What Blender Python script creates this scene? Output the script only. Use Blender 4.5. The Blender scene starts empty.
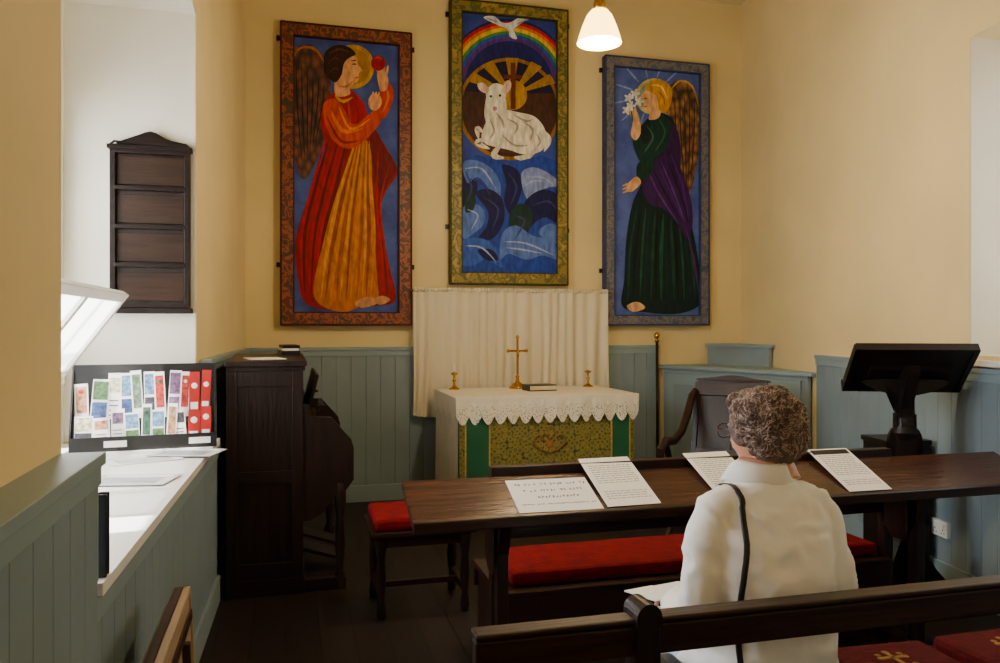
import bpy, bmesh, math, random
from mathutils import Vector, Matrix, noise
from mathutils.bvhtree import BVHTree
from mathutils.geometry import tessellate_polygon
random.seed(7)
scene = bpy.context.scene
rad = math.radians

# ---------------------------------------------------------------- materials
def lin(c):
    return tuple(((x/255)/12.92 if x/255 <= .04045 else (((x/255)+.055)/1.055)**2.4) for x in c)
_mc = {}
def nodes_new(name):
    m = bpy.data.materials.new(name); m.use_nodes = True
    nt = m.node_tree; b = nt.nodes['Principled BSDF']
    return m, nt, b
def M(name, rgb, rough=.6, metal=0, var=.12, scale=6, bump=0, bscale=None, spec=.5, stretch=(1,1,1), detail=4, sat=1.0):
    if name in _mc: return _mc[name]
    m, nt, b = nodes_new(name)
    L = lin(rgb)
    if sat != 1:
        g = sum(L)/3; L = tuple(min(1, max(0, g+(c-g)*sat)) for c in L)
    tc = nt.nodes.new('ShaderNodeTexCoord'); mp = nt.nodes.new('ShaderNodeMapping')
    mp.inputs['Scale'].default_value = stretch
    nt.links.new(tc.outputs['Object'], mp.inputs['Vector'])
    n = nt.nodes.new('ShaderNodeTexNoise'); n.inputs['Scale'].default_value = scale; n.inputs['Detail'].default_value = detail
    nt.links.new(mp.outputs['Vector'], n.inputs['Vector'])
    r = nt.nodes.new('ShaderNodeValToRGB')
    r.color_ramp.elements[0].position = .3; r.color_ramp.elements[1].position = .7
    r.color_ramp.elements[0].color = (*[max(0, c*(1-var)) for c in L], 1)
    r.color_ramp.elements[1].color = (*[min(1, c*(1+var)) for c in L], 1)
    nt.links.new(n.outputs['Fac'], r.inputs['Fac']); nt.links.new(r.outputs['Color'], b.inputs['Base Color'])
    b.inputs['Roughness'].default_value = rough; b.inputs['Metallic'].default_value = metal
    b.inputs['Specular IOR Level'].default_value = spec
    if bump:
        n2 = nt.nodes.new('ShaderNodeTexNoise'); n2.inputs['Scale'].default_value = bscale or scale*4; n2.inputs['Detail'].default_value = 5
        nt.links.new(mp.outputs['Vector'], n2.inputs['Vector'])
        bp = nt.nodes.new('ShaderNodeBump'); bp.inputs['Strength'].default_value = bump; bp.inputs['Distance'].default_value = .02
        nt.links.new(n2.outputs['Fac'], bp.inputs['Height']); nt.links.new(bp.outputs['Normal'], b.inputs['Normal'])
    _mc[name] = m
    return m
def wood(name, rgb, rough=.38, axis='X', var=.45, spec=.35):
    st = {'X': (1.2, 14, 14), 'Y': (14, 1.2, 14), 'Z': (14, 14, 1.2)}[axis]
    return M(name, rgb, rough=rough, var=var, scale=2.5, bump=.12, bscale=5, stretch=st, detail=8, spec=spec)
def vor(name, cols, scale=20, rough=.6, metal=0, stops=None, feature='F1', stretch=(1,1,1), dist=.0):
    m, nt, b = nodes_new(name)
    tc = nt.nodes.new('ShaderNodeTexCoord'); mp = nt.nodes.new('ShaderNodeMapping'); mp.inputs['Scale'].default_value = stretch
    nt.links.new(tc.outputs['Object'], mp.inputs['Vector'])
    v = nt.nodes.new('ShaderNodeTexVoronoi'); v.inputs['Scale'].default_value = scale; v.feature = feature
    v.inputs['Randomness'].default_value = dist if dist else 1
    nt.links.new(mp.outputs['Vector'], v.inputs['Vector'])
    r = nt.nodes.new('ShaderNodeValToRGB'); r.color_ramp.interpolation = 'LINEAR'
    stops = stops or [i/(len(cols)-1)*.8 for i in range(len(cols))]
    while len(r.color_ramp.elements) < len(cols): r.color_ramp.elements.new(.5)
    for e, c, s in zip(r.color_ramp.elements, cols, stops):
        e.position = s; e.color = (*lin(c), 1)
    nt.links.new(v.outputs['Distance'], r.inputs['Fac']); nt.links.new(r.outputs['Color'], b.inputs['Base Color'])
    b.inputs['Roughness'].default_value = rough; b.inputs['Metallic'].default_value = metal
    return m
def vine(name, ground, scroll, dot, scale=9):
    m, nt, b = nodes_new(name)
    tc = nt.nodes.new('ShaderNodeTexCoord')
    n = nt.nodes.new('ShaderNodeTexNoise'); n.inputs['Scale'].default_value = scale; n.inputs['Detail'].default_value = 1.5; n.inputs['Distortion'].default_value = 1.2
    nt.links.new(tc.outputs['Object'], n.inputs['Vector'])
    r = nt.nodes.new('ShaderNodeValToRGB'); r.color_ramp.interpolation = 'LINEAR'
    for _ in range(4): r.color_ramp.elements.new(.5)
    for e, (p, c) in zip(r.color_ramp.elements, ((.0, ground), (.42, ground), (.46, scroll), (.52, scroll), (.56, ground), (.7, dot))):
        e.position = p; e.color = (*lin(c), 1)
    nt.links.new(n.outputs['Fac'], r.inputs['Fac']); nt.links.new(r.outputs['Color'], b.inputs['Base Color']); b.inputs['Roughness'].default_value = .5
    return m
def emis(name, rgb, s):
    m, nt, b = nodes_new(name)
    b.inputs['Base Color'].default_value = (*lin(rgb), 1)
    b.inputs['Emission Color'].default_value = (*lin(rgb), 1); b.inputs['Emission Strength'].default_value = s
    return m
def translucent(name, rgb, f=.5, clear=0):
    m, nt, b = nodes_new(name)
    o = nt.nodes['Material Output']
    b.inputs['Base Color'].default_value = (*lin(rgb), 1); b.inputs['Roughness'].default_value = .5
    t = nt.nodes.new('ShaderNodeBsdfTranslucent'); t.inputs['Color'].default_value = (*lin(rgb), 1)
    mx = nt.nodes.new('ShaderNodeMixShader'); mx.inputs[0].default_value = f
    nt.links.new(b.outputs[0], mx.inputs[1]); nt.links.new(t.outputs[0], mx.inputs[2])
    if clear:
        tt = nt.nodes.new('ShaderNodeBsdfTransparent'); m2 = nt.nodes.new('ShaderNodeMixShader'); m2.inputs[0].default_value = clear
        nt.links.new(mx.outputs[0], m2.inputs[1]); nt.links.new(tt.outputs[0], m2.inputs[2]); mx = m2
    nt.links.new(mx.outputs[0], o.inputs[0])
    return m
def glassy(name):
    m, nt, b = nodes_new(name)
    o = nt.nodes['Material Output']
    t = nt.nodes.new('ShaderNodeBsdfTransparent'); g = nt.nodes.new('ShaderNodeBsdfGlossy'); g.inputs['Roughness'].default_value = .05
    mx = nt.nodes.new('ShaderNodeMixShader'); mx.inputs[0].default_value = .07
    nt.links.new(t.outputs[0], mx.inputs[1]); nt.links.new(g.outputs[0], mx.inputs[2]); nt.links.new(mx.outputs[0], o.inputs[0])
    return m

CREAM = M('cream_plaster', (228, 206, 150), rough=.85, var=.08, scale=1.1, bump=.14, bscale=9)
WHITEP = M('white_plaster', (226, 220, 202), rough=.85, var=.05, scale=2, bump=.18, bscale=12)
CEIL = M('ceiling_paint', (225, 208, 165), rough=.9, var=.04)
BLUE = M('wainscot_paint', (126, 144, 152), rough=.5, var=.08, scale=3, bump=.05)
BLUE2 = M('trim_paint', (136, 156, 162), rough=.45, var=.05, scale=3)
DKX = wood('dark_oak_x', (40, 21, 15), axis='X')
DKY = wood('dark_oak_y', (40, 21, 15), axis='Y')
DKZ = wood('dark_oak_z', (34, 19, 14), axis='Z')
MAH = wood('mahogany', (30, 15, 12), rough=.4, axis='Z')
DESK = wood('desk_oak', (66, 38, 26), rough=.26, axis='X', spec=.5)
BLK = M('lectern_oak', (24, 16, 13), rough=.45, var=.3, stretch=(8, 8, 1), spec=.35)
RED = M('red_velvet', (112, 6, 14), rough=.9, var=.25, scale=14, bump=.25, bscale=60, spec=.15)
BRASS = M('brass', (200, 150, 60), rough=.25, metal=1, var=.1)
PAPER = M('paper', (240, 238, 234), rough=.7, var=.02)
INK = M('ink', (50, 50, 54), rough=.8)
BLACKP = M('black_plastic', (18, 18, 20), rough=.4)
LINEN = M('linen', (222, 214, 192), rough=.9, var=.06, scale=10, bump=.2, bscale=80)

# ---------------------------------------------------------------- mesh builder
class MB:
    def __init__(s): s.bm = bmesh.new(); s.mats = []; s.M = Matrix.Identity(4)
    def mi(s, m):
        if m not in s.mats: s.mats.append(m)
        return s.mats.index(m)
    def add(s, vs, fs, mat, smooth=False):
        k = s.mi(mat); bv = [s.bm.verts.new(s.M @ Vector(v)) for v in vs]; out = []
        for f in fs:
            try:
                F = s.bm.faces.new([bv[i] for i in f]); F.material_index = k; F.smooth = smooth; out.append(F)
            except ValueError: pass
        return out
    def box(s, x0, x1, y0, y1, z0, z1, mat):
        vs = [(x, y, z) for x in (x0, x1) for y in (y0, y1) for z in (z0, z1)]
        s.add(vs, [(0,1,3,2),(4,6,7,5),(0,4,5,1),(2,3,7,6),(0,2,6,4),(1,5,7,3)], mat)
    def obox(s, c, size, rot, mat):
        old = s.M; s.M = old @ Matrix.Translation(c) @ (Matrix.Rotation(rot[2],4,'Z') @ Matrix.Rotation(rot[1],4,'Y') @ Matrix.Rotation(rot[0],4,'X'))
        a, b, d = [q/2 for q in size]; s.box(-a, a, -b, b, -d, d, mat); s.M = old
    def prism(s, poly, axis, a0, a1, mat, smooth=False):
        def P(p, a):
            return {'Z': (p[0], p[1], a), 'Y': (p[0], a, p[1]), 'X': (a, p[0], p[1])}[axis]
        n = len(poly); vs = [P(p, a0) for p in poly]+[P(p, a1) for p in poly]
        fs = [(i, (i+1) % n, n+(i+1) % n, n+i) for i in range(n)]
        s.add(vs, fs, mat, smooth)
        F = s.add([P(p, a0) for p in poly], [tuple(range(n))], mat)+s.add([P(p, a1) for p in poly], [tuple(range(n))], mat)
        bmesh.ops.triangulate(s.bm, faces=F)
    def lathe(s, prof, c, mat, n=20, smooth=True):
        vs = []; fs = []; m = len(prof)
        for i in range(n):
            a = 2*math.pi*i/n
            for r, z in prof: vs.append((c[0]+r*math.cos(a), c[1]+r*math.sin(a), c[2]+z))
        for i in range(n):
            for j in range(m-1):
                fs.append((i*m+j, ((i+1) % n)*m+j, ((i+1) % n)*m+j+1, i*m+j+1))
        fs.append(tuple(i*m for i in range(n))); fs.append(tuple(i*m+m-1 for i in range(n)))
        s.add(vs, fs, mat, smooth)
    def tube(s, pts, rs, mat, n=10, sy=1.0):
        pts = [Vector(p) for p in pts]
        if not hasattr(rs, '__len__'): rs = [rs]*len(pts)
        vs = []; fs = []; up = None
        for i, p in enumerate(pts):
            t = (pts[min(i+1, len(pts)-1)]-pts[max(i-1, 0)]).normalized()
            if up is None:
                up = Vector((0, 0, 1)) if abs(t.z) < .9 else Vector((0, 1, 0))
            a = t.cross(up).normalized(); b = a.cross(t).normalized(); up = b
            for k in range(n):
                q = 2*math.pi*k/n
                vs.append(p+a*math.cos(q)*rs[i]+b*math.sin(q)*rs[i]*sy)
        for i in range(len(pts)-1):
            for k in range(n): fs.append((i*n+k, i*n+(k+1) % n, (i+1)*n+(k+1) % n, (i+1)*n+k))
        fs.append(tuple(range(n))); fs.append(tuple(range((len(pts)-1)*n, len(pts)*n)))
        s.add(vs, fs, mat, True)
    def ell(s, c, r, mat, n=16, m=10):
        vs = [(c[0], c[1], c[2]-r[2])]; fs = []
        for j in range(1, m):
            p = -math.pi/2+math.pi*j/m
            for i in range(n):
                a = 2*math.pi*i/n; vs.append((c[0]+r[0]*math.cos(p)*math.cos(a), c[1]+r[1]*math.cos(p)*math.sin(a), c[2]+r[2]*math.sin(p)))
        vs.append((c[0], c[1], c[2]+r[2])); T = len(vs)-1
        for i in range(n):
            fs.append((0, 1+(i+1) % n, 1+i)); fs.append((T, 1+(m-2)*n+i, 1+(m-2)*n+(i+1) % n))
            for j in range(m-2): fs.append((1+j*n+i, 1+j*n+(i+1) % n, 1+(j+1)*n+(i+1) % n, 1+(j+1)*n+i))
        s.add(vs, fs, mat, True)
    def mesh(s, name, recalc=True):
        if recalc: bmesh.ops.recalc_face_normals(s.bm, faces=s.bm.faces[:])
        me = bpy.data.meshes.new(name); s.bm.to_mesh(me); s.bm.free()
        for m in s.mats: me.materials.append(m)
        return me
    def done(s, name, bevel=0, loc=(0,0,0), rotz=0, parent=None, recalc=True):
        o = bpy.data.objects.new(name, s.mesh(name, recalc)); scene.collection.objects.link(o)
        o.location = loc; o.rotation_euler = (0, 0, rotz)
        if bevel:
            b = o.modifiers.new('bevel', 'BEVEL'); b.width = bevel; b.segments = 2; b.limit_method = 'ANGLE'; b.angle_limit = rad(40)
        if parent: o.parent = parent
        return o
def empty(name, loc=(0,0,0), rotz=0):
    e = bpy.data.objects.new(name, None); scene.collection.objects.link(e); e.location = loc; e.rotation_euler = (0,0,rotz); e.empty_display_size = .1
    return e

# ---------------------------------------------------------------- room shell
H = 4.6
def m_floor():
    m, nt, b = nodes_new('floor_boards')
    tc = nt.nodes.new('ShaderNodeTexCoord'); mp = nt.nodes.new('ShaderNodeMapping'); mp.inputs['Rotation'].default_value = (0,0,rad(90))
    nt.links.new(tc.outputs['Object'], mp.inputs['Vector'])
    br = nt.nodes.new('ShaderNodeTexBrick'); br.inputs['Scale'].default_value = 1
    br.inputs['Brick Width'].default_value = 2.2; br.inputs['Row Height'].default_value = .16; br.inputs['Mortar Size'].default_value = .004
    br.inputs['Color1'].default_value = (*lin((24, 18, 17)), 1); br.inputs['Color2'].default_value = (*lin((36, 26, 24)), 1); br.inputs['Mortar'].default_value = (*lin((6, 5, 5)), 1)
    nt.links.new(mp.outputs['Vector'], br.inputs['Vector'])
    nt.links.new(br.outputs['Color'], b.inputs['Base Color']); b.inputs['Roughness'].default_value = .5; b.inputs['Specular IOR Level'].default_value = .3
    bp = nt.nodes.new('ShaderNodeBump'); bp.inputs['Strength'].default_value = .3; bp.invert = True
    nt.links.new(br.outputs['Fac'], bp.inputs['Height']); nt.links.new(bp.outputs['Normal'], b.inputs['Normal'])
    return m
b = MB(); b.box(-1.4, 5.2, -2.7, 7.2, -.1, 0, m_floor()); b.done('floor')
b = MB(); b.box(-1.4, 5.2, -2.7, 7.2, H, H+.1, CEIL); b.done('ceiling')
b = MB(); b.box(-1.4, 5.2, 6.9, 7.15, 0, H, CREAM); b.done('wall_back')
b = MB(); b.box(-1.4, 5.2, -2.7, -2.5, 0, H, CREAM); b.done('wall_front')
b = MB()
b.box(-1.25, -.5, -.6, 2.04, 0, H, CREAM); b.box(-1.25, -.5, -2.5, -1.9, 0, H, CREAM)
b.box(-1.25, -.5, -1.9, -.6, 0, 1.3, CREAM); b.box(-1.25, -.5, -1.9, -.6, 3.0, H, CREAM)
b.prism([(-.50, 2.04), (-.43, 4.55), (-1.25, 4.55), (-1.25, 2.04)], 'Z', 0, .86, CREAM)
b.box(-1.25, -.46, 2.04, 4.55, 3.17, H, CREAM)
b.prism([(-.46, 4.55), (-.32, 6.9), (-1.25, 6.9), (-1.25, 4.55)], 'Z', 0, H, CREAM)
b.box(-1.25, -1.1, 2.04, 2.4, .86, 3.17, WHITEP); b.box(-1.25, -1.1, 4.42, 4.55, .86, 3.17, WHITEP)
b.box(-1.25, -1.1, 2.4, 4.42, .86, .96, WHITEP); b.box(-1.25, -1.1, 2.4, 4.42, 2.6, 3.17, WHITEP)
b.box(-1.1, -.465, 4.545, 4.551, .9, 3.165, WHITEP)
b.box(-1.1, -.5, 2.039, 2.045, .9, 3.165, WHITEP)
b.box(-1.1, -.465, 2.045, 4.545, 3.16, 3.171, WHITEP)
b.done('wall_left')
def wx(y): return 2.99+.185*y
b = MB()
def rp(y0, y1, z0, z1, mat, o0=0, o1=.62):
    b.prism([(wx(y0)+o0, y0), (wx(y1)+o0, y1), (wx(y1)+o1, y1), (wx(y0)+o1, y0)], 'Z', z0, z1, mat)
rp(3.6, 6.95, 0, H, CREAM); rp(-2.5, 2.2, 0, H, CREAM); rp(2.2, 3.6, 0, 1.33, CREAM); rp(2.2, 3.6, 3.09, H, CREAM)
rp(2.2, 2.45, 1.33, 3.09, WHITEP, .5, .62); rp(3.4, 3.6, 1.33, 3.09, WHITEP, .5, .62)
rp(2.45, 3.4, 1.33, 1.5, WHITEP, .5, .62); rp(2.45, 3.4, 2.9, 3.09, WHITEP, .5, .62)
rp(3.594, 3.601, 1.33, 3.09, WHITEP, .003, .5); rp(2.2, 3.6, 1.325, 1.335, WHITEP, .0, .5)
b.done('wall_right')

def wains(name, p0, p1, z1, t=.035, side=1, base=True, z0=0):
    p0 = Vector((*p0, 0)); p1 = Vector((*p1, 0)); d = (p1-p0); L = d.length; ang = math.atan2(d.y, d.x)
    q = MB(); q.M = Matrix.Translation(p0) @ Matrix.Rotation(ang, 4, 'Z')
    s = side
    def bx(x0, x1, a, c, z0, z1, m): q.box(x0, x1, min(s*a, s*c), max(s*a, s*c), z0, z1, m)
    bx(.001, L-.001, 0, t*.5, z0, z1-.035, BLUE)
    n = max(1, round(L/.125)); w = L/n
    for i in range(n): bx(i*w+.0012, (i+1)*w-.0012, t*.5, t, z0, z1-.032, BLUE)
    bx(0, L, -.01, t+.018, z1-.028, z1, BLUE2); bx(0, L, t*.3, t+.008, z1-.075, z1-.029, BLUE2)
    if base: bx(0, L, t, t+.016, 0, .14, BLUE2)
    return q.done(name, bevel=.002)
wains('trim_1', (-.33, 6.9), (3.38, 6.9), 1.313, side=-1)
wains('trim_2', (-.48, 2.05), (-.395, 4.6), .86, side=-1)
wains('trim_3', (-.5, -2.4), (-.5, 2.04), 1.205, t=.078, side=-1)
wains('trim_4', (-.44, 4.62), (-.33, 6.85), 1.313, side=-1)
wains('trim_5', (wx(5.3), 5.3), (wx(-2.3), -2.3), 1.27, side=-1)
q = MB(); q.box(-.5, -.424, 2.042, 2.056, .9, 1.2, BLUE2); q.done('trim_6')
SILL = M('sill_paint', (236, 236, 230), rough=.4, var=.04)
q = MB(); q.prism([(-.415, 2.062), (-.34, 4.54), (-1.1, 4.54), (-1.1, 2.062)], 'Z', .862, .892, SILL); q.done('window_sill', bevel=.004)
q = MB(); q.prism([(wx(2.2)-.06, 2.2), (wx(3.6)-.06, 3.6), (wx(3.6), 3.6), (wx(2.2), 2.2)], 'Z', 1.28, 1.31, SILL); q.done('window_sill.001')

WF = M('window_frame_white', (236, 236, 232), rough=.45, var=.02)
GL = glassy('pane_glass')
q = MB()
for z in (.96, 1.24, 1.72, 2.55): q.box(-1.19, -1.13, 2.4, 4.42, z, z+.05, WF)
for y in (2.4, 3.05, 3.72, 4.36): q.box(-1.19, -1.13, y, y+.06, .96, 2.6, WF)
q.box(-1.165, -1.16, 2.4, 4.42, .96, 2.6, GL)
q.done('window_1', bevel=.004)
q = MB(); FR = translucent('sky_white_pane', (252, 252, 250), .8, .35)  # clear glass coloured milky white to carry the bright sky behind it
q.M = Matrix.Translation((-1.02, 3.43, 1.26)) @ Matrix.Rotation(rad(36), 4, 'Y')
q.box(-.018, .018, -.72, .72, 0, .045, WF); q.box(-.018, .018, -.72, .72, .44, .485, WF)
for y in (-.72, -.025, .675): q.box(-.018, .018, y, y+.045, .045, .44, WF)
q.box(-.003, .003, -.68, .68, .04, .445, FR)
q.M = Matrix.Identity(4)
q.box(-1.13, -1.0, 2.71, 4.15, 1.225, 1.262, WF)
q.tube([(-1.1, 4.12, 1.7), (-.78, 4.12, 1.64)], .006, BRASS)
q.done('window_2', bevel=.003)
q = MB()
for z in (1.5, 2.15, 2.85): q.prism([(wx(2.45)+.54, 2.45), (wx(3.4)+.54, 3.4), (wx(3.4)+.58, 3.4), (wx(2.45)+.58, 2.45)], 'Z', z, z+.05, WF)
for y in (2.45, 2.9, 3.35): q.prism([(wx(y)+.54, y), (wx(y+.05)+.54, y+.05), (wx(y+.05)+.58, y+.05), (wx(y)+.58, y)], 'Z', 1.5, 2.9, WF)
q.done('window_3')
q = MB()
for z in (1.3, 2.1, 2.94): q.box(-1.12, -1.06, -1.9, -.6, z, z+.06, WF)
for y in (-1.9, -1.28, -.66): q.box(-1.12, -1.06, y, y+.06, 1.3, 3.0, WF)
q.done('fill_window', bevel=.003)  # unseen window added behind the camera so fill light reaches the blouse

# ---------------------------------------------------------------- paintings
def catmull(pts, closed=True, k=5):
    n = len(pts); out = []
    rng = range(n) if closed else range(n-1)
    for i in rng:
        if closed: p0, p1, p2, p3 = pts[(i-1) % n], pts[i], pts[(i+1) % n], pts[(i+2) % n]
        else: p0, p1, p2, p3 = pts[max(i-1, 0)], pts[i], pts[i+1], pts[min(i+2, n-1)]
        for j in range(k):
            t = j/k
            out.append(tuple(.5*((2*p1[a])+(-p0[a]+p2[a])*t+(2*p0[a]-5*p1[a]+4*p2[a]-p3[a])*t*t+(-p0[a]+3*p1[a]-3*p2[a]+p3[a])*t**3) for a in (0, 1)))
    if not closed: out.append(pts[-1])
    return out
def paintmat(c):
    return M('paint_%d_%d_%d' % c, c, rough=.6, var=.34, scale=11, stretch=(3, 1, 1), detail=6, sat=1.12, spec=.25)
class Art:
    def __init__(s, x0, x1, z0, z1, fr, art, framemat, bg, edge=(40, 28, 22)):
        s.b = MB(); s.X = (x0, x1); s.Z = (z0, z1); s.a = art; s.y = 6.848; F = fr
        s.b.box(x0+.01, x1-.01, 6.864, 6.892, z0+.01, z1-.01, DKZ)
        for (a, c, d, e) in ((x0, x0+F, z0, z1), (x1-F, x1, z0, z1), (x0+F, x1-F, z0, z0+F), (x0+F, x1-F, z1-F, z1)):
            s.b.box(a, c, 6.818, 6.888, d, e, framemat)
        ed = paintmat(edge)
        for (a, c, d, e) in ((x0+F, x0+F+.010, z0+F, z1-F), (x1-F-.010, x1-F, z0+F, z1-F), (x0+F, x1-F, z0+F, z0+F+.010), (x0+F, x1-F, z1-F-.010, z1-F)):
            s.b.box(a, c, 6.815, 6.86, d, e, ed)
        for (a, c, d, e) in ((x0-.006, x0+.010, z0, z1), (x1-.010, x1+.006, z0, z1), (x0, x1, z0-.006, z0+.010), (x0, x1, z1-.010, z1+.006)):
            s.b.box(a, c, 6.815, 6.89, d, e, ed)
        for z in (z0+.5, z1-.12):
            for x in (x0-.02, x1+.02): s.b.box(x-.014, x+.014, 6.875, 6.896, z-.02, z+.02, DKZ)
        s.b.box(x0+F, x1-F, 6.8505, 6.862, z0+F, z1-F, bg)
        s.F = F
    def mp(s, p):
        xl, xr, ytl, ytr, ybl, ybr = s.a; t = (p[0]-xl)/(xr-xl)
        yt = ytl+(ytr-ytl)*t; yb = ybl+(ybr-ybl)*t
        x = s.X[0]+t*(s.X[1]-s.X[0]); z = s.Z[0]+(yb-p[1])/(yb-yt)*(s.Z[1]-s.Z[0])
        e = s.F+.002
        return min(max(x, s.X[0]+e), s.X[1]-e), min(max(z, s.Z[0]+e), s.Z[1]-e)
    def poly(s, pts, c, sm=True):
        mat = c if not isinstance(c, tuple) else paintmat(c)
        if sm: pts = catmull(pts)
        q = [s.mp(p) for p in pts]; s.y -= .0003
        o = []
        for p in q:
            if not o or (abs(p[0]-o[-1][0])+abs(p[1]-o[-1][1])) > 1e-4: o.append(p)
        tris = tessellate_polygon([[Vector((p[0], p[1], 0)) for p in o]])
        s.b.add([(p[0], s.y, p[1]) for p in o], [tuple(t) for t in tris], mat)
    def circ(s, c, r, col, a0=0, a1=360, ry=None):
        ry = ry or r
        pts = [(c[0]+r*math.cos(rad(a0+(a1-a0)*i/36)), c[1]-ry*math.sin(rad(a0+(a1-a0)*i/36))) for i in range(37 if a1-a0 < 360 else 36)]
        s.poly(pts, col, False)
    def ring(s, c, r0, r1, col, a0=0, a1=180):
        s.y -= .0003; n = 40; vs = []
        for i in range(n+1):
            a = rad(a0+(a1-a0)*i/n)
            for r in (r0, r1):
                x, z = s.mp((c[0]+r*math.cos(a), c[1]-r*math.sin(a))); vs.append((x, s.y, z))
        s.b.add(vs, [(2*i, 2*i+1, 2*i+3, 2*i+2) for i in range(n)], paintmat(col))
    def stroke(s, pts, w, c, taper=True):
        pts = catmull(pts, False, 6); s.y -= .0002; vs = []; n = len(pts)
        for i, p in enumerate(pts):
            a = pts[max(i-1, 0)]; d = pts[min(i+1, n-1)]; tx, ty = d[0]-a[0], d[1]-a[1]; l = math.hypot(tx, ty) or 1
            ww = w*.5*(math.sin(math.pi*(i+.6)/(n+.2)) if taper else 1)
            for sg in (1, -1):
                x, z = s.mp((p[0]-ty/l*ww*sg, p[1]+tx/l*ww*sg)); vs.append((x, s.y, z))
        s.b.add(vs, [(2*i, 2*i+1, 2*i+3, 2*i+2) for i in range(n-1)], paintmat(c))
    def folds(s, L, R, n, cols, w):
        for i in range(n):
            t = (i+.5)/n
            s.stroke([(a[0]+(b_[0]-a[0])*t+(random.uniform(-1, 1)), a[1]+(b_[1]-a[1])*t) for a, b_ in zip(L, R)], w*random.uniform(.7, 1.3), cols[i % len(cols)])
FR1 = vine('frame_russet', (92, 36, 22), (140, 74, 34), (52, 48, 26), 13)
FR2 = vine('frame_green_gold', (134, 114, 42), (84, 84, 32), (168, 142, 60), 13)
FR3 = vine('frame_slate', (82, 88, 112), (116, 110, 104), (62, 66, 96), 13)
def bgblue(name, c1, c2, sc=3.5):
    m, nt, bb = nodes_new(name)
    tc = nt.nodes.new('ShaderNodeTexCoord'); n = nt.nodes.new('ShaderNodeTexNoise'); n.inputs['Scale'].default_value = sc; n.inputs['Detail'].default_value = 10; n.inputs['Roughness'].default_value = .65
    nt.links.new(tc.outputs['Object'], n.inputs['Vector']); r = nt.nodes.new('ShaderNodeValToRGB')
    r.color_ramp.elements[0].position = .35; r.color_ramp.elements[1].position = .65
    r.color_ramp.elements[0].color = (*lin(c1), 1); r.color_ramp.elements[1].color = (*lin(c2), 1)
    nt.links.new(n.outputs['Fac'], r.inputs['Fac']); nt.links.new(r.outputs['Color'], bb.inputs['Base Color']); bb.inputs['Roughness'].default_value = .6; bb.inputs['Specular IOR Level'].default_value = .25
    return m
FEA = vor('feathers_dark', [(136, 74, 32), (94, 48, 22), (36, 18, 14)], scale=17, stops=[0, .4, .75], stretch=(1.2, 1, .7))
FEA2 = vor('feathers_gold', [(172, 126, 64), (120, 82, 42), (46, 30, 22)], scale=17, stops=[0, .4, .75], stretch=(1.2, 1, .7))

# left: red angel
A = Art(-.04, 1.042, 1.5, 4.0, .1, (279, 410, 24, 36, 325, 325), FR1, bgblue('sky_left', (48, 62, 132), (76, 98, 172)), (66, 24, 16))
A.circ((350, 68), 22, (186, 144, 52)); A.circ((350, 68), 18, (160, 118, 56))
A.poly([(286,62),(298,47),(314,50),(326,72),(328,105),(322,140),(312,165),(302,180),(294,165),(287,120)], FEA)
for k in range(6): A.stroke([(294+k*5.5, 62+k*4), (295+k*5, 105), (300+k*2.5, 165-k*4)], 1.4, (36, 18, 14))
A.stroke([(288,66),(298,50),(314,52),(325,72)], 2.5, (166, 98, 44))
A.poly([(330,95),(318,118),(322,150),(312,180),(300,215),(293,245),(296,280),(303,303),(328,310),(372,306),(394,300),(388,268),(382,240),(378,212),(384,192),(396,172),(384,148),(372,130),(358,108),(345,92)], (132, 12, 12))
A.poly([(372,130),(384,150),(395,168),(386,184),(378,198),(372,170),(366,148)], (100, 8, 12))
A.folds([(322,140),(310,185),(298,235),(300,290)], [(346,140),(334,190),(322,240),(316,300)], 8, [(160,26,18),(92,8,12),(146,18,16)], 4)
A.folds([(374,140),(374,200),(378,250),(380,296)], [(390,168),(380,205),(384,250),(390,296)], 3, [(156,22,18),(92,8,12)], 3)
A.poly([(356,138),(346,162),(332,200),(320,245),(311,288),(318,305),(342,312),(366,303),(376,300),(374,268),(372,230),(370,190),(368,150)], (176, 104, 36))
A.folds([(352,142),(336,195),(322,250),(315,300)], [(368,142),(371,190),(374,240),(371,300)], 11, [(196,136,56),(138,68,26),(188,120,44),(154,82,30)], 4)
A.poly([(326,98),(344,90),(356,98),(364,112),(362,134),(346,148),(330,142),(318,122)], (152, 28, 18))
A.folds([(328,100),(324,120),(330,140)], [(354,100),(360,120),(350,144)], 4, [(178,52,26),(112,14,14)], 3)
A.poly([(320,108),(332,100),(342,112),(352,126),(372,112),(380,120),(364,140),(346,150),(328,138)], (180, 68, 28))
A.stroke([(328,112),(340,132),(360,130)], 4, (204, 112, 46)); A.stroke([(324,118),(338,142),(356,142)], 3, (124, 30, 18)); A.stroke([(336,108),(348,130),(368,120)], 2.5, (212, 126, 56))
A.poly([(374,116),(384,118),(392,96),(386,84),(377,92)], (178, 62, 28)); A.stroke([(380,114),(386,100),(384,88)], 2.5, (206, 114, 50))
A.poly([(366,101),(371,95),(378,98),(379,106),(373,112),(367,109)], (206, 152, 110))
for k in range(3): A.stroke([(369+k*3, 102), (371+k*3, 93)], 2.2, (206, 152, 110))
A.poly([(375,74),(382,72),(386,79),(385,90),(379,93),(376,86)], (206, 152, 110))
for k in range(4): A.stroke([(377+k*2.4, 78), (374+k*4, 67)], 2.4, (206, 152, 110))
A.circ((376, 65), 7.5, (144, 12, 20)); A.stroke([(372,61),(376,59),(380,62)], 2, (200, 60, 50))
A.poly([(334,60),(348,55),(354,60),(355,66),(360,72),(356,75),(356,81),(351,86),(346,87),(347,96),(333,97),(332,78)], (206, 152, 110))
A.stroke([(336,88),(344,88),(350,83)], 2.5, (168, 110, 78))
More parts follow.
